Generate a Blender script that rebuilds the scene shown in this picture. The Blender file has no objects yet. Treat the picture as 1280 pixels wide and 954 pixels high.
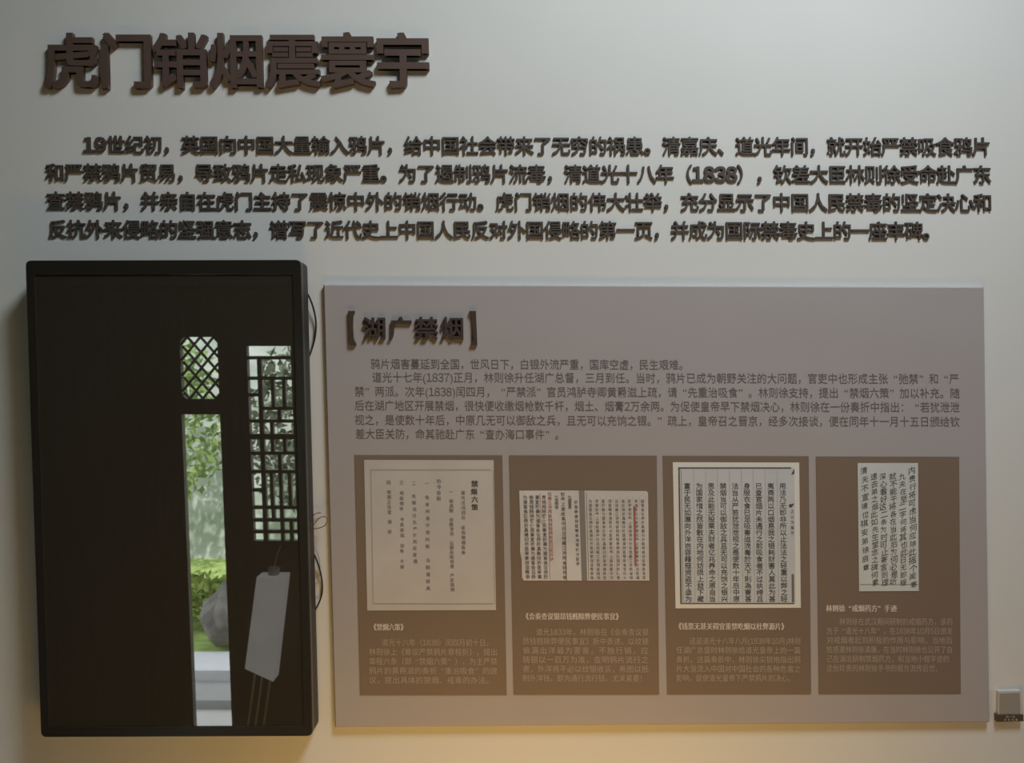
import bpy, bmesh, math, random
from mathutils import Vector

# ------------------------------------------------------------------ camera, world, lights
F, CD, CZ = 985.0, 1.97, 2.0           # focal length (px of 1280), camera distance to the wall, camera height
S = bpy.context.scene
COL = S.collection
cam = bpy.data.objects.new('camera', bpy.data.cameras.new('camera'))
COL.objects.link(cam)
cam.data.sensor_width = 36.0
cam.data.lens = 36.0 * F / 1280.0
cam.data.clip_start = 0.05
cam.location = (0, -CD, CZ)
cam.rotation_euler = (math.pi / 2, 0, 0)
S.camera = cam

S.view_settings.view_transform = 'Standard'
S.view_settings.look = 'None'
S.view_settings.gamma = 1.0
S.view_settings.use_curve_mapping = False
S.view_settings.exposure = 0.0

world = bpy.data.worlds.new('world')
S.world = world
world.use_nodes = True
nt = world.node_tree
bg = nt.nodes['Background']
bg.inputs['Color'].default_value = (0.88, 0.95, 1.0, 1)
bg.inputs['Strength'].default_value = 4.2

def light(name, kind, loc, target, energy, color, size=0.3, size_y=None, spread=None):
    d = bpy.data.lights.new(name, kind)
    d.energy = energy
    d.color = color
    if kind == 'AREA':
        d.size = size
        if size_y:
            d.shape = 'RECTANGLE'
            d.size_y = size_y
        if spread:
            d.spread = math.radians(spread)
    elif kind == 'SUN':
        d.angle = math.radians(1.0)
    else:
        d.shadow_soft_size = size
    o = bpy.data.objects.new(name, d)
    COL.objects.link(o)
    o.location = loc
    v = Vector(target) - Vector(loc)
    o.rotation_euler = v.to_track_quat('-Z', 'Y').to_euler()
    return o

lamp = light('assumed_ceiling_spot', 'SPOT', (1.15, -1.65, 4.80), (0.05, 0, 2.25), 322, (0.90, 0.985, 1.0), 0.50)  # unseen overhead lamp, assumed from how the letter shadows fall
lamp.data.spot_size = math.radians(92)
lamp.data.spot_blend = 1.0
light('assumed_warm_low_lamp', 'AREA', (0.12, -1.05, 0.30), (0.05, 0.0, 1.12), 6.0, (1.0, 0.57, 0.13), 1.3, 0.15, 125)  # unseen low lamp, assumed from the warm glow on the lower wall
light('assumed_side_fill', 'AREA', (3.5, -1.35, 1.75), (0.0, -0.9, 1.75), 10.0, (1.0, 0.82, 0.72), 1.2, 2.2)  # area lamp added for light assumed from the right; that wall has no window
light('daylight_sun', 'SUN', (0, 10, 20), (-3.5, -7, 0), 8.5, (1.0, 0.97, 0.92))

# ------------------------------------------------------------------ materials
MATS = {}
def mat(name, col, rough=0.6, spec=0.5, noise=0.0, scale=8.0, ior=None, metal=0.0, bump=0.0, emit=None, col2=None, stretch=None):
    m = bpy.data.materials.new(name)
    m.use_nodes = True
    n, l = m.node_tree.nodes, m.node_tree.links
    b = n['Principled BSDF']
    b.inputs['Roughness'].default_value = rough
    b.inputs['Specular IOR Level'].default_value = spec
    b.inputs['Metallic'].default_value = metal
    if ior:
        b.inputs['IOR'].default_value = ior
    b.inputs['Base Color'].default_value = (*col, 1)
    if noise or bump or col2:
        tc = n.new('ShaderNodeTexCoord')
        mp = n.new('ShaderNodeMapping')
        if stretch:
            mp.inputs['Scale'].default_value = stretch
        tx = n.new('ShaderNodeTexNoise')
        tx.inputs['Scale'].default_value = scale
        tx.inputs['Detail'].default_value = 5
        l.new(tc.outputs['Object'], mp.inputs['Vector'])
        l.new(mp.outputs['Vector'], tx.inputs['Vector'])
        cr = n.new('ShaderNodeValToRGB')
        a = col2 or tuple(c * (1 - noise) for c in col)
        c2 = col if col2 else tuple(min(1, c * (1 + noise)) for c in col)
        cr.color_ramp.elements[0].position = 0.3
        cr.color_ramp.elements[1].position = 0.7
        cr.color_ramp.elements[0].color = (*a, 1)
        cr.color_ramp.elements[1].color = (*c2, 1)
        l.new(tx.outputs['Fac'], cr.inputs['Fac'])
        l.new(cr.outputs['Color'], b.inputs['Base Color'])
        if bump:
            bp = n.new('ShaderNodeBump')
            bp.inputs['Strength'].default_value = bump
            bp.inputs['Distance'].default_value = 0.005
            l.new(tx.outputs['Fac'], bp.inputs['Height'])
            l.new(bp.outputs['Normal'], b.inputs['Normal'])
    if emit:
        b.inputs['Emission Color'].default_value = (*col, 1)
        b.inputs['Emission Strength'].default_value = emit
    MATS[name] = m
    return m

mat('wall_paint', (0.76, 0.76, 0.755), 0.75, 0.3, noise=0.015, scale=3)
mat('dark_timber', (0.045, 0.033, 0.024), 0.5, 0.4, noise=0.25, scale=6, stretch=(6, 6, 0.6))
mat('floor_stone', (0.16, 0.12, 0.09), 0.5, 0.4, noise=0.2, scale=4)
mat('ceiling_paint', (0.45, 0.43, 0.40), 0.8, 0.3, noise=0.05)
mat('acrylic_brown', (0.118, 0.077, 0.064), 0.42, 0.45, noise=0.06, scale=20)
mat('acrylic_small', (0.088, 0.068, 0.058), 0.5, 0.4, noise=0.06, scale=20)
mat('acrylic_heading', (0.075, 0.052, 0.046), 0.45, 0.45, noise=0.06, scale=20)
mat('board_mauve', (0.445, 0.408, 0.42), 0.55, 0.35, noise=0.02, scale=4)
mat('print_dark', (0.175, 0.138, 0.142), 0.6, 0.3)
mat('card_brown', (0.228, 0.168, 0.130), 0.55, 0.35, noise=0.03, scale=4)
mat('print_pale', (0.78, 0.69, 0.63), 0.6, 0.3)
mat('print_body', (0.50, 0.41, 0.345), 0.6, 0.3)
mat('paper_cream', (0.59, 0.555, 0.54), 0.7, 0.3, noise=0.06, scale=6)
mat('paper_rose', (0.66, 0.63, 0.63), 0.7, 0.3, noise=0.12, scale=9)
mat('paper_cool', (0.60, 0.62, 0.66), 0.7, 0.3, noise=0.05, scale=9)
mat('paper_edge', (0.80, 0.79, 0.77), 0.7, 0.3)
mat('paper_grey', (0.65, 0.68, 0.68), 0.7, 0.3, noise=0.06, scale=9)
mat('ink_black', (0.085, 0.085, 0.092), 0.7, 0.3)
mat('ink_faint', (0.27, 0.26, 0.27), 0.7, 0.3)
mat('ink_mid', (0.19, 0.18, 0.185), 0.7, 0.3)
mat('ink_soft', (0.42, 0.40, 0.39), 0.7, 0.3)
mat('ink_red', (0.46, 0.17, 0.15), 0.7, 0.3)
mat('ink_rule', (0.46, 0.46, 0.48), 0.7, 0.3)
mat('fold_grey', (0.25, 0.235, 0.235), 0.7, 0.3)
mat('bezel_plastic', (0.026, 0.022, 0.018), 0.28, 0.5)
mat('housing_plastic', (0.020, 0.018, 0.016), 0.5, 0.5)
mat('bracket_steel', (0.05, 0.05, 0.05), 0.4, 0.5, metal=0.8)
mat('screen_glass', (0.050, 0.043, 0.033), 0.015, 0.5, ior=3.2)
mat('cable_black', (0.018, 0.017, 0.016), 0.5, 0.5)
mat('wire_pink', (0.22, 0.13, 0.125), 0.5, 0.5)
mat('wire_pale', (0.42, 0.38, 0.35), 0.5, 0.5)
mat('plate_white', (0.62, 0.60, 0.57), 0.4, 0.5)
mat('plate_grey', (0.36, 0.335, 0.30), 0.5, 0.5, noise=0.05)
mat('strip_brown', (0.10, 0.07, 0.045), 0.45, 0.5)
mat('lantern_paper_glow', (0.88, 0.88, 0.86), 0.8, 0.2, noise=0.10, scale=5, emit=0.30)  # faint glow added to brighten the paper, no lamp inside
mat('lantern_trim', (0.45, 0.44, 0.42), 0.6, 0.3)
mat('tassel_gold', (0.55, 0.45, 0.25), 0.8, 0.2)
mat('leaf_bright', (0.34, 0.46, 0.17), 0.7, 0.2, col2=(0.16, 0.26, 0.08), scale=3)
mat('leaf_hedge', (0.40, 0.50, 0.12), 0.7, 0.2, col2=(0.15, 0.24, 0.05), scale=5)
mat('leaf_grey', (0.36, 0.44, 0.30), 0.7, 0.2, col2=(0.20, 0.28, 0.16), scale=3)
mat('leaf_deep', (0.16, 0.19, 0.13), 0.7, 0.2, col2=(0.06, 0.08, 0.05), scale=3)
mat('bark', (0.10, 0.08, 0.06), 0.9, 0.2, noise=0.3, scale=8, bump=0.5)
mat('garden_stone', (0.62, 0.66, 0.62), 0.9, 0.2, col2=(0.36, 0.42, 0.36), scale=1.6, stretch=(1, 1, 2.5))
mat('lawn', (0.36, 0.48, 0.16), 0.9, 0.1, noise=0.3, scale=10)
mat('rock_grey', (0.22, 0.21, 0.19), 0.9, 0.2, noise=0.35, scale=9, bump=0.8)
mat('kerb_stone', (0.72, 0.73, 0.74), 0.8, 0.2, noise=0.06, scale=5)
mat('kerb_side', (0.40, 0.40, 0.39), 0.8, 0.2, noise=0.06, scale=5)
mat('paving', (0.56, 0.55, 0.52), 0.85, 0.2, noise=0.08, scale=3)

# ------------------------------------------------------------------ helpers
def W(px, py, dep=0.0):
    """a point of the exhibition wall area measured in the 1280 frame, standing dep metres off the wall"""
    d = CD - dep
    return Vector(((px - 640.0) / F * d, -dep, CZ + (477.0 - py) / F * d))

def link(name, mesh, parent=None, loc=None):
    o = bpy.data.objects.new(name, mesh)
    COL.objects.link(o)
    if loc is not None:
        o.location = loc
    if parent is not None:
        o.parent = parent
    return o

def tag(o, label=None, cat=None, group=None, kind=None):
    if label: o['label'] = label
    if cat: o['category'] = cat
    if group: o['group'] = group
    if kind: o['kind'] = kind
    return o

def thing(name, label, cat, loc, group=None):
    o = bpy.data.objects.new(name, None)
    o.empty_display_size = 0.05
    COL.objects.link(o)
    o.location = loc
    return tag(o, label, cat, group)

class MB:
    """collects faces with material names, builds ONE mesh object"""
    def __init__(self):
        self.v, self.f, self.m, self.names, self.smooth = [], [], [], [], False
    def mi(self, name):
        if name not in self.names:
            self.names.append(name)
        return self.names.index(name)
    def add(self, verts, faces, mname):
        k = len(self.v)
        self.v += [tuple(p) for p in verts]
        self.f += [tuple(i + k for i in f) for f in faces]
        self.m += [self.mi(mname)] * len(faces)
    def prism(self, pts, back, mname):
        """pts: front outline (clockwise from the front in px order), back: matching points"""
        n = len(pts)
        fs = [tuple(range(n))[::-1], tuple(range(n, 2 * n))]
        for i in range(n):
            j = (i + 1) % n
            fs.append((i, j, n + j, n + i))
        self.add(list(pts) + list(back), fs, mname)
    def slab(self, pxs, d0, d1, mname):
        """polygon in frame px at its front depth d1, straight back to depth d0"""
        fr = [W(x, y, d1) for x, y in pxs]
        self.prism(fr, [Vector((p.x, -d0, p.z)) for p in fr], mname)
    def box(self, x0, x1, y0, y1, z0, z1, mname, shear=0.0, zr=0.0):
        vs = [(x + shear * (z - zr), y, z) for z in (z0, z1) for y in (y0, y1) for x in (x0, x1)]
        self.add(vs, [(0, 2, 3, 1), (4, 5, 7, 6), (0, 1, 5, 4), (2, 6, 7, 3), (0, 4, 6, 2), (1, 3, 7, 5)], mname)
    def tube(self, pts, r, mname, n=8):
        pts = [Vector(p) for p in pts]
        rings = []
        for i, p in enumerate(pts):
            t = (pts[min(i + 1, len(pts) - 1)] - pts[max(i - 1, 0)]).normalized()
            a = t.cross(Vector((0.31, 0.89, 0.33))).normalized()
            b = t.cross(a)
            rr = r(i / (len(pts) - 1)) if callable(r) else r
            rings.append([p + a * rr * math.cos(2 * math.pi * k / n) + b * rr * math.sin(2 * math.pi * k / n) for k in range(n)])
        vs = [p for ring in rings for p in ring]
        fs = [(i * n + k, i * n + (k + 1) % n, (i + 1) * n + (k + 1) % n, (i + 1) * n + k) for i in range(len(pts) - 1) for k in range(n)]
        fs += [tuple(range(n))[::-1], tuple(range((len(pts) - 1) * n, len(pts) * n))]
        self.add(vs, fs, mname)
    def build(self, name, parent=None, origin=None, fix=True):
        o = Vector(origin) if origin is not None else Vector((0, 0, 0))
        me = bpy.data.meshes.new(name)
        me.from_pydata([tuple(Vector(p) - o) for p in self.v], [], self.f)
        for n in self.names:
            me.materials.append(MATS[n])
        for p, k in zip(me.polygons, self.m):
            p.material_index = k
            p.use_smooth = self.smooth
        if fix:
            bm = bmesh.new(); bm.from_mesh(me)
            bmesh.ops.recalc_face_normals(bm, faces=bm.faces[:])
            bm.to_mesh(me); bm.free()
        me.update()
        if parent is not None:
            return link(name, me, parent, o - parent.location)
        return link(name, me, None, o)

def spline(pts, n=8):
    """Catmull-Rom through the points"""
    p = [Vector(q) for q in pts]
    p = [2 * p[0] - p[1]] + p + [2 * p[-1] - p[-2]]
    out = []
    for i in range(1, len(p) - 2):
        for k in range(n):
            t = k / n
            a, b, c, d = p[i - 1], p[i], p[i + 1], p[i + 2]
            out.append(0.5 * ((2 * b) + (c - a) * t + (2 * a - 5 * b + 4 * c - d) * t * t + (3 * b - a - 3 * c + d) * t ** 3))
    out.append(p[-2])
    return out

# ------------------------------------------------------------------ glyph outlines
GLYPH = {}
def want(chars, offset=0.0, extrude=0.0):
    for ch in chars:
        key = (ch, offset, extrude)
        if ch.strip() and key not in GLYPH:
            c = bpy.data.curves.new('glyph', 'FONT')
            c.body = chr(0xFF10 + int(ch)) if ch in '0123456789' else ch
            c.offset = offset
            c.extrude = extrude
            c.resolution_u = 3
            o = bpy.data.objects.new('glyph', c)
            COL.objects.link(o)
            GLYPH[key] = o
def bake():
    dg = bpy.context.evaluated_depsgraph_get()
    for key, o in list(GLYPH.items()):
        if isinstance(o, bpy.types.Object):
            me = bpy.data.meshes.new_from_object(o.evaluated_get(dg))
            vs = [v.co.copy() for v in me.vertices]
            fs = [tuple(p.vertices) for p in me.polygons]
            c = o.data
            bpy.data.meshes.remove(me)
            bpy.data.objects.remove(o)
            bpy.data.curves.remove(c)
            xs = [v.x for v in vs] or [0]
            GLYPH[key] = (vs, fs, min(xs), max(xs))

HALF = set('0123456789')
def units(ch):
    if ch in '0123456789': return 0.58
    if ch in '()': return 0.36
    if ch in ' ': return 0.35
    return 1.0

def row(mb, text, x0, y, x1, em, mname, dep, slope=0.0, lean=0.022, offset=0.0, bold=0.0):
    """a printed row of writing from px x0 to x1, centred on px y, as flat ink at depth dep"""
    u = [units(c) for c in text]
    adv = (x1 - x0) / sum(u)
    x = x0
    for c, w in zip(text, u):
        key = (c, offset, 0.0)
        if c.strip():
            vs, fs, g0, g1 = GLYPH[key]
            yc = y + slope * (x - x0)
            cx = x + w * adv / 2 + (0.22 * adv if c == '“' else -0.24 * adv if c == '”' else 0)
            gc = 0.5 if w == 1.0 and c not in '“”' else (g0 + g1) / 2
            sx = min(em, adv * 1.0)
            pts = []
            for v in vs:
                dy = (0.38 - v.y) * em
                pts.append(W(cx + (v.x - gc) * sx + lean * dy, yc + dy, dep))
            mb.add(pts, fs, mname)
            if bold:
                k = Vector((bold * em * CD / F, -0.00006, 0))
                mb.add([p + k for p in pts], fs, mname)
        x += w * adv

def column(mb, text, x, y0, y1, em, mname, dep, lean=0.02, offset=0.0, jit=0.0, rnd=None, slant=0.0, sy=1.0, bold=0.0):
    """a written column running downwards"""
    step = (y1 - y0) / max(1, len(text))
    for i, c in enumerate(text):
        if not c.strip():
            continue
        vs, fs, g0, g1 = GLYPH[(c, offset, 0.0)]
        yc = y0 + (i + 0.5) * step
        jx = rnd.uniform(-jit, jit) if rnd else 0
        k = rnd.uniform(1 - jit * 0.12, 1 + jit * 0.12) if rnd else 1
        for_pts = []
        for v in vs:
            dy = (0.38 - v.y) * em * k * sy
            dx = (v.x - 0.5) * em * k
            for_pts.append(W(x + jx + dx + lean * (yc - y0 + dy), yc + dy - slant * dx, dep))
        mb.add(for_pts, fs, mname)
        if bold:
            k2 = Vector((bold * em * CD / F, -0.00006, 0))
            mb.add([p + k2 for p in for_pts], fs, mname)

# ------------------------------------------------------------------ the room
RX0, RX1, RY, RH = -4.2, 3.6, -2.5, 5.1
def room_box(name, x0, x1, y0, y1, z0, z1, m):
    b = MB(); b.box(x0, x1, y0, y1, z0, z1, m)
    return tag(b.build(name), kind='structure')
room_box('wall_back', RX0 - 0.2, RX1 + 0.2, 0.0, 0.2, -0.2, RH + 0.2, 'wall_paint')
room_box('floor', RX0, RX1, RY, 0.0, -0.2, 0.0, 'floor_stone')
room_box('ceiling', RX0, RX1, RY, 0.0, RH, RH + 0.2, 'ceiling_paint')
room_box('wall_left', RX0 - 0.2, RX0, RY, 0.0, -0.2, RH + 0.2, 'dark_timber')
room_box('wall_right', RX1, RX1 + 0.2, RY, 0.0, -0.2, RH + 0.2, 'wall_paint')

# timber wall across the room, with a door gap, a small lattice above it and a lattice window beside it
SH, ZR = -0.032, 1.0                         # old timber, slightly out of plumb
OP_A = (-1.785, -1.575, 0.0, 1.775)          # door gap
OP_S = (-1.780, -1.575, 1.86, 2.20)         # small lattice light
OP_L = (-1.415, -1.105, 1.08, 2.15)          # lattice window
def wall_with_holes(name, x0, x1, z0, z1, y0, y1, holes, m):
    b = MB()
    xs = sorted({x0, x1} | {h[0] for h in holes} | {h[1] for h in holes})
    zs = sorted({z0, z1} | {h[2] for h in holes} | {h[3] for h in holes})
    for i in range(len(xs) - 1):
        for j in range(len(zs) - 1):
            cx, cz = (xs[i] + xs[i + 1]) / 2, (zs[j] + zs[j + 1]) / 2
            if any(h[0] < cx < h[1] and h[2] < cz < h[3] for h in holes):
                continue
            b.box(xs[i], xs[i + 1], y0, y1, zs[j], zs[j + 1], m, SH, ZR)
    return b.build(name)
wf = wall_with_holes('wall_front', RX0 - 0.2, RX1 + 0.2, -0.2, RH + 0.2, RY - 0.04, RY, [OP_A, OP_S, OP_L], 'dark_timber')
tag(wf, kind='structure')
# beam over the openings
b = MB(); b.box(-2.4, RX1, RY, RY + 0.06, 2.47, 2.62, 'dark_timber')
tag(b.build('trim_1'), kind='structure')

# small lattice: arched board with diagonal bars
b = MB()
x0, x1, z0, z1 = OP_S
yl = RY - 0.018
def sx(x, z): return x + SH * (z - ZR)
for sgn in (1, -1):
    for k in range(-6, 9):
        c = x0 + (k + 0.5) * 0.072
        # diagonal through (c, z0): x = c + sgn*(z - z0)*0.8
        pts = []
        for i in range(41):
            z = z0 + (z1 - z0) * i / 40
            x = c + sgn * (z - z0) * 0.85
            if x0 <= x <= x1:
                pts.append((sx(x, z), yl + 0.004 * sgn, z))
        if len(pts) > 2:
            b.tube([pts[0], pts[-1]], 0.0075, 'dark_timber', 6)
for cx, cz, sa, sb in ((x0, z0, 1, 1), (x1, z0, -1, 1), (x0, z1, 1, -1), (x1, z1, -1, -1)):   # shaped corners
    r = 0.035
    arc = [(cx + sa * (r - r * math.sin(t * math.pi / 16)), cz + sb * (r - r * math.cos(t * math.pi / 16))) for t in range(9)]
    poly = [(cx, cz)] + arc
    b.prism([(sx(px, pz), RY, pz) for px, pz in poly], [(sx(px, pz), RY - 0.03, pz) for px, pz in poly], 'dark_timber')
tag(b.build('window_1'), kind='structure')

# lattice window of straight bars
b = MB()
x0, x1, z0, z1 = OP_L
w_, h_ = x1 - x0, z1 - z0
def bar(u0, v0, u1, v1, t=0.019):
    X0, X1 = x0 + u0 * w_, x0 + u1 * w_
    Z0, Z1 = z1 - v0 * h_, z1 - v1 * h_
    if abs(u1 - u0) * w_ > abs(v1 - v0) * h_:
        b.box(min(X0, X1), max(X0, X1), RY - 0.035, RY - 0.008, Z0 - t / 2, Z0 + t / 2, 'dark_timber', SH, ZR)
    else:
        b.box(X0 - t / 2, X0 + t / 2, RY - 0.036, RY - 0.009, min(Z0, Z1), max(Z0, Z1), 'dark_timber', SH, ZR)
for v in (0.06, 0.165, 0.55, 0.645, 0.83, 0.895, 0.955):
    bar(0, v, 1, v)
bar(0.82, 0, 0.82, 1, 0.034); bar(0.20, 0.06, 0.20, 1, 0.024)
for u in (0.42, 0.62): bar(u, 0.165, u, 0.32)
bar(0.20, 0.32, 0.82, 0.32); bar(0.52, 0.32, 0.52, 0.39); bar(0, 0.25, 0.20, 0.25); bar(0, 0.385, 1, 0.385); bar(0.82, 0.22, 1, 0.22)
bar(0.38, 0.385, 0.38, 0.55); bar(0.0, 0.465, 0.82, 0.465, 0.03); bar(0.60, 0.465, 0.60, 0.55); bar(0.82, 0.47, 1, 0.47)
bar(0.50, 0.55, 0.50, 0.645); bar(0.34, 0.645, 0.34, 0.83); bar(0.50, 0.645, 0.50, 0.83); bar(0.66, 0.645, 0.66, 0.83)
bar(0.0, 0.74, 0.20, 0.74); bar(0.50, 0.83, 0.50, 1); bar(0.35, 0.83, 0.35, 0.895); bar(0.66, 0.895, 0.66, 1); bar(0.82, 0.74, 1, 0.74)
tag(b.build('window_2'), kind='structure')

# ------------------------------------------------------------------ courtyard beyond the timber wall
GZ = -0.62
b = MB(); b.box(-14, 8, -8.6, RY - 0.04, GZ - 0.2, GZ, 'paving')
tag(b.build('courtyard_ground'), kind='structure')
b = MB(); b.box(-14, 8, -8.9, -8.6, GZ, 4.6, 'garden_stone')
tag(b.build('garden_wall'), kind='structure')
b = MB(); b.box(-12, 4, -8.59, -5.06, GZ, GZ + 0.12, 'lawn')
tag(b.build('lawn_bed', origin=(-3, -8, GZ)), 'green lawn bed behind the pale courtyard kerb', 'lawn', kind='stuff')
b = MB()
for k in range(9):
    X = -8 + k * 1.2
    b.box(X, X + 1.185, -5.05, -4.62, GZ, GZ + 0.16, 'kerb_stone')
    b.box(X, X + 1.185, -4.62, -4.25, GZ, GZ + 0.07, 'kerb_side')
tag(b.build('courtyard_kerb', origin=(-3, -4.8, GZ)), 'pale stepped stone kerb edging the courtyard lawn', 'kerb', kind='structure')

def leaf_cloud(name, n, fn, size, m, seed, parent):
    r = random.Random(seed)
    b = MB()
    for _ in range(n):
        p = Vector(fn(r))
        a = Vector((r.gauss(0, 1), r.gauss(0, 1), r.gauss(0, 1))).normalized()
        c = a.cross(Vector((r.gauss(0, 1), r.gauss(0, 1), r.gauss(0, 1)))).normalized()
        s = size * r.uniform(0.6, 1.3)
        b.add([p - a * s, p + c * s * 0.4, p + a * s, p - c * s * 0.4], [(0, 1, 2, 3)], m)
    return b.build(name, parent, fix=False)
def ball(c, rx, ry, rz):
    def fn(r):
        while True:
            q = Vector((r.uniform(-1, 1), r.uniform(-1, 1), r.uniform(-1, 1)))
            if 0.35 < q.length < 1: break
        return (c[0] + q.x * rx, c[1] + q.y * ry, c[2] + q.z * rz)
    return fn
for i, (X, Y, h, rx, m, lab) in enumerate((
        (-3.98, -7.4, 1.15, 0.66, 'leaf_bright', 'bright green leafy tree standing behind the hedge in the courtyard'),
        (-2.50, -7.4, 1.1, 0.62, 'leaf_deep', 'grey green leafy tree near the courtyard lattice view'),
        (-5.9, -7.5, 1.9, 0.95, 'leaf_grey', 'pale grey green tree close to the garden wall'))):
    t = thing('courtyard_tree', lab, 'tree', (X, Y, GZ + 0.12))
    leaf_cloud('crown', 1000, ball((X, Y, h + 0.25), rx, 0.7, 1.0), 0.075, m, 11 + i, t)
    k = MB(); X += 0.35 if i == 1 else -0.35; k.tube([(X, Y, GZ + 0.121), (X, Y, GZ + 0.3), (X + 0.06, Y, 0.6), (X - 0.05, Y + 0.05, h)], lambda u: 0.09 - 0.05 * u, 'bark', 10)
    for dx, dz in ((0.3, 0.6), (-0.3, 0.7), (0.1, 0.9)):
        k.tube([(X, Y, h - 0.6), (X + dx * 0.5, Y + 0.1, h - 0.2), (X + dx, Y, h - 0.6 + dz + 0.3)], lambda u: 0.04 - 0.03 * u, 'bark', 8)
    k.build('trunk', t)
t = thing('hedge', 'low yellow green hedge along the courtyard lawn', 'hedge', (-3.5, -5.9, GZ + 0.12))
def hb(r): return (r.uniform(-6.2, -1.2), r.uniform(-6.15, -5.6), GZ + 0.21 + 0.38 * r.random() ** 0.8)
leaf_cloud('foliage', 5200, hb, 0.05, 'leaf_hedge', 5, t)
for q in range(8):
    X = -6 + q * 0.62
    k = MB(); k.tube([(X, -5.87, GZ + 0.121), (X, -5.87, GZ + 0.16), (X + 0.03, -5.87, GZ + 0.3), (X - 0.02, -5.85, GZ + 0.46)], 0.012, 'bark', 6)
    k.build('stem', t)
# garden rock
b = MB(); r = random.Random(4)
me = bpy.data.meshes.new('garden_rock'); bm = bmesh.new()
bmesh.ops.create_icosphere(bm, subdivisions=3, radius=1.0)
for v in bm.verts:
    n = v.co.normalized()
    kx = 0.22 * (1 - 0.60 * max(0, n.z)) + 0.03 * math.sin(7 * n.x + 5 * n.z)
    v.co = Vector((n.x * kx * 1.1 + 0.02 * n.z, n.y * kx, n.z * 0.30 + 0.02 * math.sin(9 * n.y)))
bm.to_mesh(me); bm.free(); me.materials.append(MATS['rock_grey'])
rock = link('garden_rock', me, None, (-2.58, -5.31, GZ + 0.43))
tag(rock, 'upright grey garden rock in front of the hedge', 'rock')

# white lantern hanging before the timber wall
LX, LY = -1.28, -2.40
t = thing('hanging_lantern', 'tall white paper lantern hanging before the lattice window with thin tassels', 'lantern', (LX, LY, 0.95))
def lean_pt(u, v, w):          # u across, v depth, w height along the leaning lantern
    return (LX + u - 0.19 * (w) * -1 * 0.62, LY + v, 0.92 + w)
b = MB()
for (u0, u1, w0, w1, m) in ((-0.075, 0.075, -0.56, 0.0, 'lantern_paper_glow'),):
    vs = [lean_pt(u, v, w) for w in (w0, w1) for v in (-0.05, 0.05) for u in (u0, u1)]
    for q in (0, 2): vs[q] = (vs[q][0], vs[q][1], vs[q][2] + 0.07)
    b.add(vs, [(0, 2, 3, 1), (4, 5, 7, 6), (0, 1, 5, 4), (2, 6, 7, 3), (0, 4, 6, 2), (1, 3, 7, 5)], m)
b.build('lantern_body', t)
b = MB()
b.tube([lean_pt(0.0, 0, 0.0), lean_pt(0.0, 0, 0.04)], 0.03, 'lantern_trim', 10)
b.build('lantern_cap', t)
b = MB(); b.tube([lean_pt(0, 0, 0.04), (LX + 0.01, LY - 0.03, 1.02), (LX + 0.012, RY + 0.003, 1.055)], 0.003, 'lantern_trim', 6)
b.build('cord', t)
for q in (-0.04, 0.0, 0.045):
    b = MB(); p = lean_pt(q, 0, -0.54)
    b.tube(spline([p, (p[0] - 0.02, LY, p[2] - 0.15), (p[0] - 0.05, LY, p[2] - 0.34)]), 0.0055, 'tassel_gold', 6)
    b.build('tassel', t)

# ------------------------------------------------------------------ raised lettering on the white wall
HEAD = '虎门销烟震寰宇'
PARA = ['19世纪初，英国向中国大量输入鸦片，给中国社会带来了无穷的祸患。清嘉庆、道光年间，就开始严禁吸食鸦片',
        '和严禁鸦片贸易，导致鸦片走私现象严重。为了遏制鸦片流毒，清道光十八年（1838），钦差大臣林则徐受命赴广东',
        '查禁鸦片，并亲自在虎门主持了震惊中外的销烟行动。虎门销烟的伟大壮举，充分显示了中国人民禁毒的坚定决心和',
        '反抗外来侵略的坚强意志，谱写了近代史上中国人民反对外国侵略的第一页，并成为国际禁毒史上的一座丰碑。']
BOARD_HEAD = '湖广禁烟'
OFF_H, OFF_P, OFF_B = 0.030, 0.020, 0.024
EXT = 1.0
BOLD = {'acrylic_brown': 0.023, 'acrylic_small': 0.015, 'acrylic_heading': 0.018}
want(HEAD, 0.0, EXT); want(''.join(PARA), 0.0, EXT); want(BOARD_HEAD, 0.0, EXT)

TEXT = [  # board paragraph: (line, x0, y, x1)
    ('鸦片烟害蔓延到全国，世风日下，白银外流严重，国库空虚，民生艰难。', 463, 455.0, 861),
    ('道光十七年(1837)正月，林则徐升任湖广总督，三月到任。当时，鸦片已成为朝野关注的大问题，官吏中也形成主张“弛禁”和“严', 465, 471.6, 1199),
    ('禁”两派。次年(1838)闰四月，“严禁派”官员鸿胪寺卿黄爵滋上疏，请“先重治吸食”。林则徐支持，提出“禁烟六策”加以补充。随', 443, 489.4, 1200),
    ('后在湖广地区开展禁烟，很快便收缴烟枪数千杆，烟土、烟膏2万余两。为促使皇帝早下禁烟决心，林则徐在一份奏折中指出：“若犹泄泄', 443, 507.0, 1200),
    ('视之，是使数十年后，中原几无可以御敌之兵，且无可以充饷之银。”疏上，皇帝召之晋京，经多次接谈，便在同年十一月十五日颁给钦', 443, 525.0, 1200),
    ('差大臣关防，命其驰赴广东“查办海口事件”。', 444, 542.5, 706)]
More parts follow.
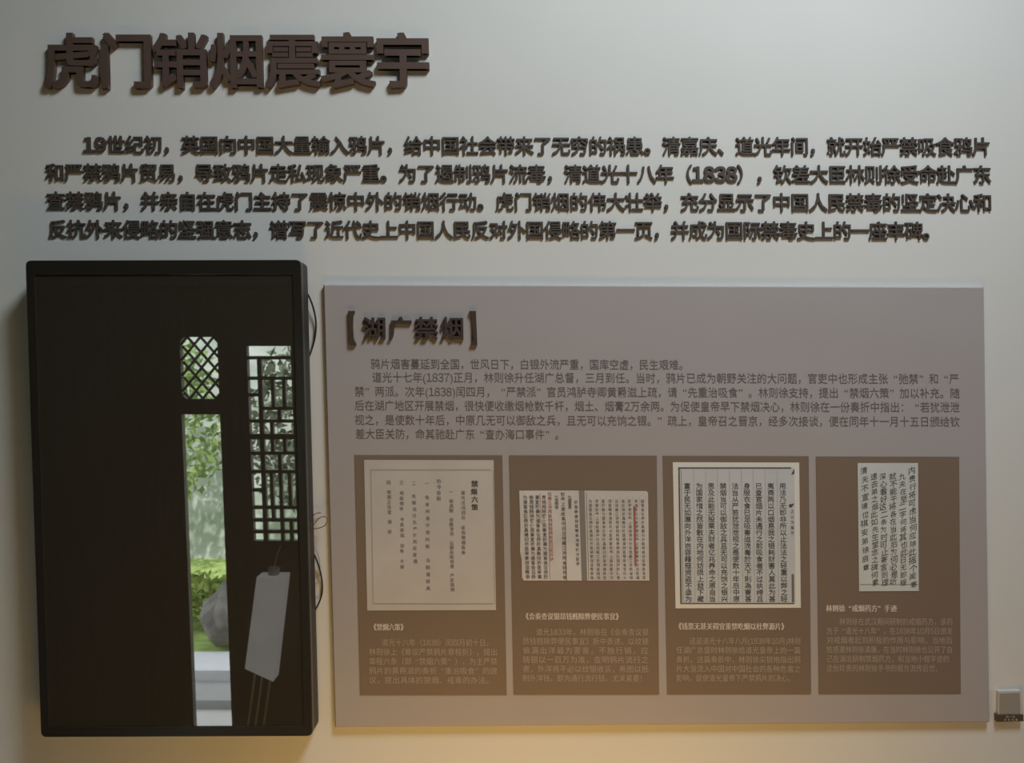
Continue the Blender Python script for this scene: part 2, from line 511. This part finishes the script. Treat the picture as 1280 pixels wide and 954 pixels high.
CAPS = [
    dict(title='《禁烟六策》', tx=(463, 508, 784.0),
         rows=[('道光十八年（1838）闰四月初十日，', 477, 616), ('林则徐上《筹议严禁鸦片章程折》，提出', 461, 622),
               ('章程六条（即“禁烟六策”），为主严禁', 461, 622), ('鸦片的黄爵滋的奏折“重治吸食”的建', 461, 622), ('议，提出具体的禁烟、戒毒的办法。', 461, 617)], y0=803.2, dy=11.75),
    dict(title='《会奏查议银昂钱贱除弊便民事宜》', tx=(653, 777, 770.5),
         rows=[('道光1833年，林则徐在《会奏查议银', 670, 811), ('昂钱贱除弊便民事宜》折中表述，以纹银', 653, 811),
               ('偷漏出洋最为要害，不独行销，应', 653, 811), ('铸银以一百万为准，查明鸦片流行之', 653, 811),
               ('害，外洋将不必以纹银收买，希图以抵', 653, 811), ('制外洋钱，即为通行流行钱，尤关紧要！', 653, 808)], y0=790.0, dy=11.55),
    dict(title='《钱票无甚关碍宜重禁吃烟以杜弊源片》', tx=(844, 984, 783.0),
         rows=[('这是道光十八年八月(1838年10月)林则', 862, 1001), ('任湖广总督时林则徐给道光皇帝上的一篇', 845, 1001),
               ('奏折。这篇奏折中，林则徐尖锐地指出鸦', 845, 1001), ('片大量流入中国对中国社会的各种危害之', 845, 1001), ('影响，促使道光皇帝下严禁鸦片的决心。', 845, 993)], y0=801.2, dy=11.6),
    dict(title='林则徐“戒烟药方”手迹', tx=(1032, 1121, 760.5),
         rows=[('林则徐在武汉期间研制的戒烟药方，该药', 1049, 1191), ('方于“道光十八年”，在1838年10月5日颁发', 1033, 1191),
               ('对戒烟者起到积极的作用与影响，当地百', 1033, 1191), ('姓感激林则徐清廉，在当时林则徐也公开了自', 1033, 1191),
               ('己在湖北研制禁烟药方，和当地小楷字迹的', 1033, 1187), ('这份珍贵的林则徐手书的烟方流传后世。', 1033, 1177)], y0=777.0, dy=11.65)]
DOC1 = ['禁烟六策', '道光戊戌四月　谨拟章程数条', '一　烟具毁　收缴净尽　以期永绝吸食　严定限期', '劝令自新', '一　各省州县开馆兴贩　及制造烟具', '二　失察处分先严于所近官属', '三　地保牌甲　令其查起　如有　不报', '四　审断之法宜　预　讲']
DOC2L = '查议银昂钱贱除弊便民事宜折奏为遵旨会议恭折具奏仰祈圣鉴事窃臣等承准军机大臣字寄钦奉上谕给事中孙兰枝奏江浙两省钱贱银昂商民交困并胪陈受弊除弊各款'
DOC3 = ['用法乃无即非所以止法法之轻重以弊之轻', '夷商两以口烟易我之银耗财害人莫此为甚', '已查官烟片未通行之前吸食者不过纨绔且', '身服衣食已足吸害迨流毒於天下則為害甚', '法当从严若犹泄泄视之是使数十年后中原', '禁烟当可以御敌之兵且无可以充饷之银兴', '思及此能无股栗夫财者亿兆养命之原自当', '为国家惜之然皆散在内地何妨损上益下藏', '富于民无如漏向外洋岂容藉寇资盗不亟为']
DOC4 = ['内贵行将可虑当何应除此摇个闻寄', '九夫在至二字何将其也此日无即程', '就不能干将各在当此后为何必是听', '深心看好这二条为时可止寄言则理', '速去弟之烟此如先生堂念之碑何素', '清天不宣诸位祺安弟徐启章']
SIGN = ['扫一扫', '语音讲解']
want(''.join(t[0] for t in TEXT)); 
for c in CAPS:
    want(c['title']); want(''.join(x[0] for x in c['rows']))
want(''.join(DOC1)); want(''.join(DOC1), 0.02); want(DOC2L); want(DOC2L, 0.01); want(''.join(DOC3), 0.004); want(''.join(DOC4)); want(''.join(SIGN))
bake()

ORD = ['zeroth', 'first', 'second', 'third', 'fourth', 'fifth', 'sixth', 'seventh', 'eighth', 'ninth', 'tenth', 'eleventh', 'twelfth',
       'thirteenth', 'fourteenth', 'fifteenth', 'sixteenth', 'seventeenth', 'eighteenth', 'nineteenth']
TENS = {2: ('twenty', 'twentieth'), 3: ('thirty', 'thirtieth'), 4: ('forty', 'fortieth'), 5: ('fifty', 'fiftieth')}
def ordinal(n):
    if n < 20: return ORD[n]
    a, b_ = divmod(n, 10)
    return TENS[a][1] if b_ == 0 else TENS[a][0] + '-' + ORD[b_]

LETTER = {}
def letter_mesh(ch, offset, em, thick, lean, mname):
    """a solid raised letter, its back in the plane y = 0, centred on its cell"""
    key = (ch, offset, em, thick)
    if key in LETTER:
        return LETTER[key]
    vs, fs, g0, g1 = GLYPH[(ch, 0.0, EXT)]
    gc = 0.5 if ch not in HALF else (g0 + g1) / 2
    ink = 0.0                                        # how much of its cell the character fills
    for f in fs:
        if all(vs[i].z > 0 for i in f):
            a = vs[f[0]]
            for q in range(1, len(f) - 1):
                ink += abs((vs[f[q]] - a).cross(vs[f[q + 1]] - a).z) / 2
    r = (0.03 if ch in HALF else BOLD[mname]) * min(1.0, max(0.5, 1.35 - 1.7 * ink))
    me = bpy.data.meshes.new('letter')
    pts, faces = [], []
    for q, (ox, oz) in enumerate(((-r, -r), (r, -r), (-r, r), (r, r))):   # strokes thickened to the heavy gothic weight
        k = len(pts)
        for v in vs:
            z = (v.y - 0.38 + oz) * em
            pts.append(((v.x - gc + ox) * em - lean * z, -(thick - 0.00012 * q) if v.z > 0 else 0.0, z))
        faces += [tuple(i + k for i in f) for f in fs]
    me.from_pydata(pts, [], faces)
    me.materials.append(MATS[mname])
    bm = bmesh.new(); bm.from_mesh(me)
    bmesh.ops.recalc_face_normals(bm, faces=bm.faces[:])
    bm.to_mesh(me); bm.free()
    LETTER[key] = me
    return me

def raised(name, ch, cx, cy, em_px, thick, base, offset, mname, label, cat, group):
    d = base + thick
    k = (CD - d) / F
    p = W(cx, cy, d)
    o = link(name, letter_mesh(ch, offset, round(em_px * k, 5), thick, 0.022, mname), None, (p.x, -base, p.z))
    return tag(o, label, cat, group)

# headline: seven large characters
HX = [88.0, 157.0, 225.5, 295.5, 365.5, 434.5, 503.5]
for i, ch in enumerate(HEAD):
    raised('headline_character', ch, HX[i], 75.5 - i * 0.1, 72.5, 0.0125, 0.0, OFF_H, 'acrylic_brown',
           f'large raised brown character {ch}, {ordinal(i + 1)} of the seven in the headline on the white wall', 'raised character', 'large raised headline characters')

# paragraph: four rows of smaller characters
ROWS = [(103.5, 180.5, 1238.5), (56.5, 215.5, 1239.5), (57.5, 250.6, 1240.5), (60.0, 286.0, 1176.5)]
LN = ['top', 'second', 'third', 'bottom']
for li, (text, (x0, y, x1)) in enumerate(zip(PARA, ROWS)):
    u = [0.615 if c in HALF else 1.0 for c in text]
    adv = (x1 - x0) / sum(u)
    x = x0
    for i, (c, w) in enumerate(zip(text, u)):
        t = (x + w * adv / 2 - x0) / (x1 - x0)
        cx = x0 + (x1 - x0) * (t + 0.0175 * t * (1 - t))
        x += w * adv
        kind = 'digit' if c in HALF else 'punctuation_mark' if c in '，。、（）' else 'character'
        word = {'digit': 'digit', 'punctuation_mark': 'punctuation mark', 'character': 'character'}[kind]
        nb = f'after {text[i - 1]}' if i else 'opening the row'
        raised('paragraph_' + kind, c, cx, y + 0.0022 * (cx - x0), 24.2, 0.0045, 0.0, OFF_P, 'acrylic_small',
               f"small raised brown {word} {c}, {ordinal(i + 1)} in the wall paragraph's {LN[li]} row, {nb}",
               'raised ' + word, 'small raised characters of the wall paragraph')

# ------------------------------------------------------------------ mauve display board
BD = 0.014
org = W(820, 632, 0)
board = thing('display_board', 'wide mauve display board with four brown cards fixed to the white wall beside the monitor', 'display board', org)
b = MB()
out = [(404.0, 355.5), (1230.5, 358.5), (1237.5, 903.5), (418.5, 910.0)]
fr = [W(x, y, BD) for x, y in out]
bevel = 0.003
cx_ = sum((p.x for p in fr)) / 4; cz_ = sum((p.z for p in fr)) / 4
inner = [Vector((p.x - math.copysign(bevel, p.x - cx_), p.y, p.z - math.copysign(bevel, p.z - cz_))) for p in fr]
mid = [Vector((p.x, -(BD - bevel), p.z)) for p in fr]
back = [Vector((p.x, 0.0, p.z)) for p in fr]
vs = inner + mid + back
fs = [(3, 2, 1, 0), (8, 9, 10, 11)]
for i in range(4):
    j = (i + 1) % 4
    fs += [(i, j, 4 + j, 4 + i), (4 + i, 4 + j, 8 + j, 8 + i)]
b.add(vs, fs, 'board_mauve')
b.build('board_panel', board, org)
b = MB()
for t_, x0, y, x1 in TEXT:
    row(b, t_, x0, y, x1, 14.0, 'print_dark', BD + 0.0006, slope=0.0030)
o = b.build('printed_paragraph', board, org, fix=False)
o['label'] = 'six rows of small dark printed writing'

CARDS = [[(443, 569), (628, 569.4), (633.5, 869), (450, 869.2)], [(636.5, 569.4), (821, 570), (824, 868.4), (642, 868.6)],
         [(828.5, 570), (1011, 570.5), (1014, 867.8), (834, 868.2)], [(1020, 570.8), (1199, 571.2), (1201, 867.4), (1023.5, 867.8)]]
CN = ['first brown card, with a cream page of faint writing', 'second brown card, with an open book photograph',
      'third brown card, with a white page of printed columns', 'fourth brown card, with a narrow handwritten letter']
rnd = random.Random(2)
D1 = BD + 0.0012
D2 = D1 + 0.0012
D3 = D2 + 0.0005
def line_h(b, x0, x1, y, t, m, d=D3, dx=0):  b.add([W(x0, y, d), W(x0, y + t, d), W(x1, y + t, d), W(x1, y, d)], [(0, 1, 2, 3)], m)
def line_v(b, x, y0, y1, t, m, lean=0.02, d=D3):
    k = lean * (y1 - y0)
    b.add([W(x, y0, d), W(x + k, y1, d), W(x + k + t, y1, d), W(x + t, y0, d)], [(0, 1, 2, 3)], m)
def picture_one():
    b = MB()
    b.slab([(455, 575), (617, 575.4), (620, 763), (459, 763.4)], D1, D2, 'paper_cream')
    line_v(b, 463, 588, 755, 1.2, 'ink_soft', 0.018); line_h(b, 463, 614, 587, 1.0, 'ink_soft')
    line_v(b, 616.0, 588, 755, 0.8, 'ink_soft', 0.012); line_h(b, 467, 616, 754.5, 1.0, 'ink_soft')
    X = [592.5, 578.5, 563.5, 548, 533.5, 517.5, 501.5, 486]
    Y = [(600, 639), (613, 694), (612, 740), (598, 627), (600, 740), (600, 706), (600, 712), (600, 668)]
    for i, c in enumerate(DOC1):
        column(b, c, X[i], Y[i][0], Y[i][1], 8.6 if i == 0 else 5.4 if i != 3 else 6, 'ink_black' if i == 0 else 'ink_faint', D3, 0.014, 0.0, 0.5, rnd, bold=0.07 if i == 0 else 0.06)
    return b
def picture_two():
    b = MB()
    b.slab([(649, 613.5), (723.5, 613.5), (727, 726), (654.5, 726), (652.5, 722), (652, 700), (650, 690), (650.5, 660)], D1, D2, 'paper_rose')
    b.slab([(730.5, 613.5), (808, 614), (810, 616), (811.5, 726), (734, 726)], D1, D2, 'paper_rose')
    b.slab([(723.5, 613.5), (730.5, 613.5), (734, 726), (727, 726)], D1, D2 - 0.0004, 'fold_grey')
    r = random.Random(8)
    T = DOC2L
    def txt(n): 
        k = r.randrange(len(T) - n - 1); return T[k:k + n]
    for i, x in enumerate((656.5, 664, 671.5, 679.5)):
        column(b, txt(18), x, 619, 724, 5.6, 'ink_mid', D3, 0.03, 0.01, 0.3, r)
    line_v(b, 675, 617, 655, 0.6, 'ink_red', 0.03); line_v(b, 685.5, 640, 724, 0.5, 'ink_mid', 0.02)
    column(b, txt(16), 687, 615, 702, 5.2, 'ink_red', D3, 0.03, 0.0, 0.3, r)
    column(b, txt(4), 695.5, 620, 636, 5.0, 'ink_mid', D3, 0.03, 0.01)
    column(b, txt(18), 703.5, 615, 725, 5.4, 'ink_mid', D3, 0.025, 0.01, 0.3, r)
    line_v(b, 706.3, 650, 726, 0.7, 'ink_mid', 0.02)
    column(b, txt(4), 712, 620, 636, 5.0, 'ink_mid', D3, 0.03, 0.01)
    column(b, txt(14), 720, 625, 708, 4.8, 'ink_mid', D3, 0.03, 0.01, 0.2, r)
    for i, x in enumerate((738, 746, 754, 762.5, 771, 779, 787, 795, 803)):
        column(b, txt(19), x, 624, 725, 4.7, 'ink_faint', D3, 0.022, 0.01, 0.3, r)
        line_v(b, x + 4, 620, 725, 0.35, 'ink_rule', 0.022)
    line_v(b, 732.5, 616, 725, 0.6, 'ink_mid', 0.03)
    line_v(b, 791.5, 633, 708, 2.6, 'ink_red', 0.022)
    return b
def picture_three():
    b = MB()
    b.slab([(841, 578), (999, 578.4), (1001, 760), (844.5, 760.6)], D1, D2 - 0.0004, 'paper_edge')
    b.slab([(849, 585), (993, 585), (994.5, 754), (851.5, 754.5)], D1, D2, 'paper_cool')
    line_h(b, 848, 989, 584.4, 1.4, 'ink_black'); line_v(b, 848.0, 585, 754.5, 1.6, 'ink_black', 0.015)
    line_v(b, 851.2, 587, 753, 0.5, 'ink_mid', 0.015)
    line_h(b, 851, 993, 754.0, 1.0, 'ink_black')
    X = [979, 964, 948.8, 934, 919.3, 904.4, 889.3, 874.6, 859.5]
    for i, c in enumerate(DOC3):
        column(b, c, X[i] - 0.5, 603.5, 753, 9.0, 'ink_black', D3, 0.012, 0.004, 0.15, rnd, sy=0.92)
        if i: line_v(b, X[i] + 7.2, 587, 753, 0.5, 'ink_rule', 0.012)
    # fold marks of the printed leaf
    b.add([W(989, 593, D3), W(993, 586, D3), W(993, 592.5, D3)], [(0, 2, 1)], 'ink_black')
    b.add([W(986, 631, D3), W(993, 629.5, D3), W(990, 634, D3), W(987, 634.5, D3)], [(0, 3, 2, 1)], 'ink_black')
    line_v(b, 989.5, 718, 753, 3.0, 'ink_mid', 0.01)
    column(b, '之以为甚不', 990.5, 636, 670, 5.0, 'ink_mid', D3, 0.0, 0.004) if all((c, 0.004, 0.0) in GLYPH for c in '之以为甚不') else None
    return b
def picture_four():
    b = MB()
    b.slab([(1072, 579), (1147.5, 579), (1148.5, 739), (1074, 739.3)], D1, D2, 'paper_grey')
    X = [1140, 1128.5, 1116, 1104, 1092.5, 1080.5]
    Y = [(583, 736), (591, 733), (591, 732), (591, 733), (591, 733), (583, 715)]
    for i, c in enumerate(DOC4):
        column(b, c, X[i], Y[i][0], Y[i][1], 9.2, 'ink_black', D3, 0.012, 0.0, 1.0, rnd, slant=0.28)
    line_h(b, 1075, 1148, 730.5, 0.6, 'ink_faint')
    return b
PICS = [picture_one, picture_two, picture_three, picture_four]
PL = ['cream page with faint handwriting and a bold title', 'open book with red marks on its right page', 'white bordered page of dense printed columns', 'narrow grey letter of cursive handwriting']
for i in range(4):
    b = MB(); b.slab(CARDS[i], BD, D1, 'card_brown')
    card = b.build('info_card', board, org)
    card['label'] = CN[i]
    def child(b, name, lab=None):
        o = b.build(name, None, org, fix=False)
        o.parent = card
        o.location = (0, 0, 0)
        if lab: o['label'] = lab
        return o
    child(PICS[i](), 'document_picture', PL[i])
    c = CAPS[i]
    b = MB(); row(b, c['title'], c['tx'][0], c['tx'][2], c['tx'][1], 9.4, 'print_pale', D1 + 0.0006, slope=0.002, bold=0.05)
    child(b, 'caption_title', 'pale bold caption title')
    b = MB()
    for k, (t_, x0, x1) in enumerate(c['rows']):
        row(b, t_, x0, c['y0'] + k * c['dy'], x1, 9.6, 'print_body', D1 + 0.0006, slope=0.002)
    child(b, 'caption_text', 'rows of small pale caption writing')

# raised heading on the board, between two solid brackets
for i, (ch, cx) in enumerate(zip(BOARD_HEAD, (467.8, 500.3, 533.0, 565.5))):
    raised('board_heading_character', ch, cx, 410.5, 30.5, 0.008, BD, OFF_B, 'acrylic_heading',
           f'raised dark character {ch}, {ordinal(i + 1)} of the four in the heading on the mauve board', 'raised character', 'raised heading characters on the mauve board')
def bracket(name, pts, label):
    b = MB(); b.slab(pts, BD, BD + 0.008, 'acrylic_heading')
    o = b.build(name, None, W(pts[0][0], 410, 0))
    tag(o, label, 'raised bracket', 'raised heading characters on the mauve board')
bracket('heading_bracket', [(435.2, 388.8), (443.2, 388.8), (443.0, 391.0), (441.2, 395.5), (440.8, 409), (441.8, 424), (444.6, 429), (445.0, 431.6), (436.6, 431.6)],
        'raised dark opening bracket at the start of the heading on the mauve board')
bracket('heading_bracket', [(586.6, 388.8), (594.8, 388.8), (596.6, 431.6), (588.6, 431.6), (588.8, 429), (591.4, 424), (590.9, 409), (590.0, 395.5), (587.0, 391)],
        'raised dark closing bracket at the end of the heading on the mauve board')

# ------------------------------------------------------------------ upright monitor
TB, TT = 0.074, 0.0845                  # how far its face stands off the wall at the bottom and at the top
def td(py): return TB + (TT - TB) * (921.0 - py) / 595.0
torg = W(215, 921, 0)
tv = thing('wall_monitor', 'tall black glossy monitor on the white wall, a doorway and lattice mirrored in its screen', 'monitor', torg)
def TP(px, py, back=0.0):
    p = W(px, py, td(py))
    return Vector((p.x, p.y + back, p.z))
def round_rect(c, r, n=6):
    """c: TL TR BR BL in px, rounded corners, returns px points"""
    out = []
    m = len(c)
    for i in range(m):
        p, a, q = Vector(c[i]), Vector(c[i - 1]), Vector(c[(i + 1) % m])
        u, v = (a - p).normalized(), (q - p).normalized()
        for k in range(n + 1):
            t = k / n
            s = p + u * r * (1 - t) ** 2 + v * r * t ** 2
            out.append((s.x, s.y))
    return out
OUT = [(32, 326), (375.2, 325.2), (390.0, 920.2), (51.5, 921.5)]
INN = [(42.5, 343.5), (366.0, 342.5), (380.0, 908.5), (61.0, 909.5)]
po, pi_ = round_rect(OUT, 7), round_rect(INN, 1.5)
b = MB(); n = len(po)
vo = [TP(*p) for p in po]
vo2 = [Vector((p.x, p.y + 0.003, p.z)) for p in [TP(*q) for q in round_rect([(31.2, 325.4), (376.0, 324.6), (390.8, 920.8), (50.7, 922.1)], 7.5)]]
vi = [TP(*p) for p in pi_]
vi2 = [TP(*p, 0.004) for p in pi_]
vb = [Vector((p.x, p.y + 0.014, p.z)) for p in vo2]
b.add(vo + vi + vi2 + vo2 + vb,
      [(i, (i + 1) % n, n + (i + 1) % n, n + i) for i in range(n)] + [(n + i, n + (i + 1) % n, 2 * n + (i + 1) % n, 2 * n + i) for i in range(n)]
      + [(i, 3 * n + i, 3 * n + (i + 1) % n, (i + 1) % n) for i in range(n)] + [(3 * n + i, 4 * n + i, 4 * n + (i + 1) % n, 3 * n + (i + 1) % n) for i in range(n)], 'bezel_plastic')
b.build('bezel', tv, torg)
b = MB()
sc = [TP(*p, 0.003) for p in round_rect([(x + dx, y + dy) for (x, y), (dx, dy) in zip(INN, ((-1, -1), (1, -1), (1, 1), (-1, 1)))], 1.5)]
b.prism(sc, [Vector((p.x, p.y + 0.004, p.z)) for p in sc], 'screen_glass')
o = b.build('screen', tv, torg); o['label'] = 'dark glossy screen glass'
b = MB()
b.prism([Vector((p.x, p.y - 0.002, p.z)) for p in vb], [Vector((p.x * 0.999 + 0.001 * torg.x, p.y + 0.044, p.z)) for p in vb], 'housing_plastic')
b.build('back_housing', tv, torg)
b = MB()
c0, c1 = TP(170, 520, 0.040), TP(260, 720, 0.040)
b.box(c0.x, c1.x, -0.04, 0.0, c1.z, c0.z, 'bracket_steel')
b.build('wall_bracket', tv, torg)

def cable(name, pts, r, m, label, dep=0.02):
    b = MB(); b.smooth = True
    P = [W(p[0], p[1], p[2] if len(p) > 2 else dep) for p in pts]
    b.tube(spline(P, 8), r, m, 8)
    o = b.build(name, None, P[len(P) // 2])
    return tag(o, label, 'cable')
cable('power_cable', [(371, 352, .022), (383.5, 366, .02), (391, 383, .014), (394.8, 402, .008), (394, 420, .006), (390, 436, .01), (384, 450, .018), (374, 462, .02)], 0.0022, 'cable_black',
      'thick black cable bowing out at the upper side edge of the monitor')
cable('signal_cable', [(380, 672, .02), (392, 692, .018), (398.5, 708, .01), (402.3, 726, .006), (402.6, 741, .006), (399, 753, .01), (393.5, 762.5, .018), (384, 772, .02)], 0.002, 'cable_black',
      'black cable bowing out at the lower side edge of the monitor')
cable('loose_wire', [(383, 659, .02), (391, 657.5, .016), (399, 648, .012), (406, 646, .03), (409.5, 650, .032), (406, 657, .03), (398, 660.5, .014), (391, 661.5, .012), (384, 663, .02)], 0.0011, 'wire_pink',
      'thin pinkish looped wire poking out beside the monitor toward the mauve board')
cable('thin_wire', [(383, 646, .02), (391, 645, .014), (397, 641, .01), (401, 641.5, .009), (392, 643, .016), (384, 650, .02)], 0.0007, 'wire_pink',
      'very thin reddish wire curl just above the pinkish looped wire')
cable('pale_wire', [(384, 680, .02), (393, 685, .012), (397, 692, .008), (399.5, 702, .006), (400, 716, .006), (397, 728, .008), (392, 730, .014), (384, 734, .02)], 0.0008, 'wire_pale',
      'fine pale wire curling beside the lower black cable')

# ------------------------------------------------------------------ small plate near the board's lower corner
so = W(1263, 884, 0)
sg = thing('wall_plate', 'small square white plate with a brown strip on the wall past the mauve board', 'sign', so)
b = MB(); b.slab([(1248.2, 864.5), (1276.8, 863.6), (1278.2, 893.0), (1247.6, 893.4)], 0.0, 0.010, 'plate_white')
b.slab([(1249.6, 867.2), (1274.6, 866.4), (1275.6, 892.2), (1249.4, 892.6)], 0.010, 0.0106, 'plate_grey')
b.build('plate', sg, so)
b = MB(); b.slab([(1246.4, 894.0), (1279.2, 893.6), (1279.6, 901.8), (1246.6, 902.6)], 0.0, 0.013, 'strip_brown')
b.build('name_strip', sg, so)
b = MB()
row(b, SIGN[0], 1257, 896.2, 1269, 3.4, 'print_pale', 0.0136)
row(b, SIGN[1], 1254, 900.0, 1273, 2.8, 'print_pale', 0.0136)
b.build('strip_writing', sg, so, fix=False)
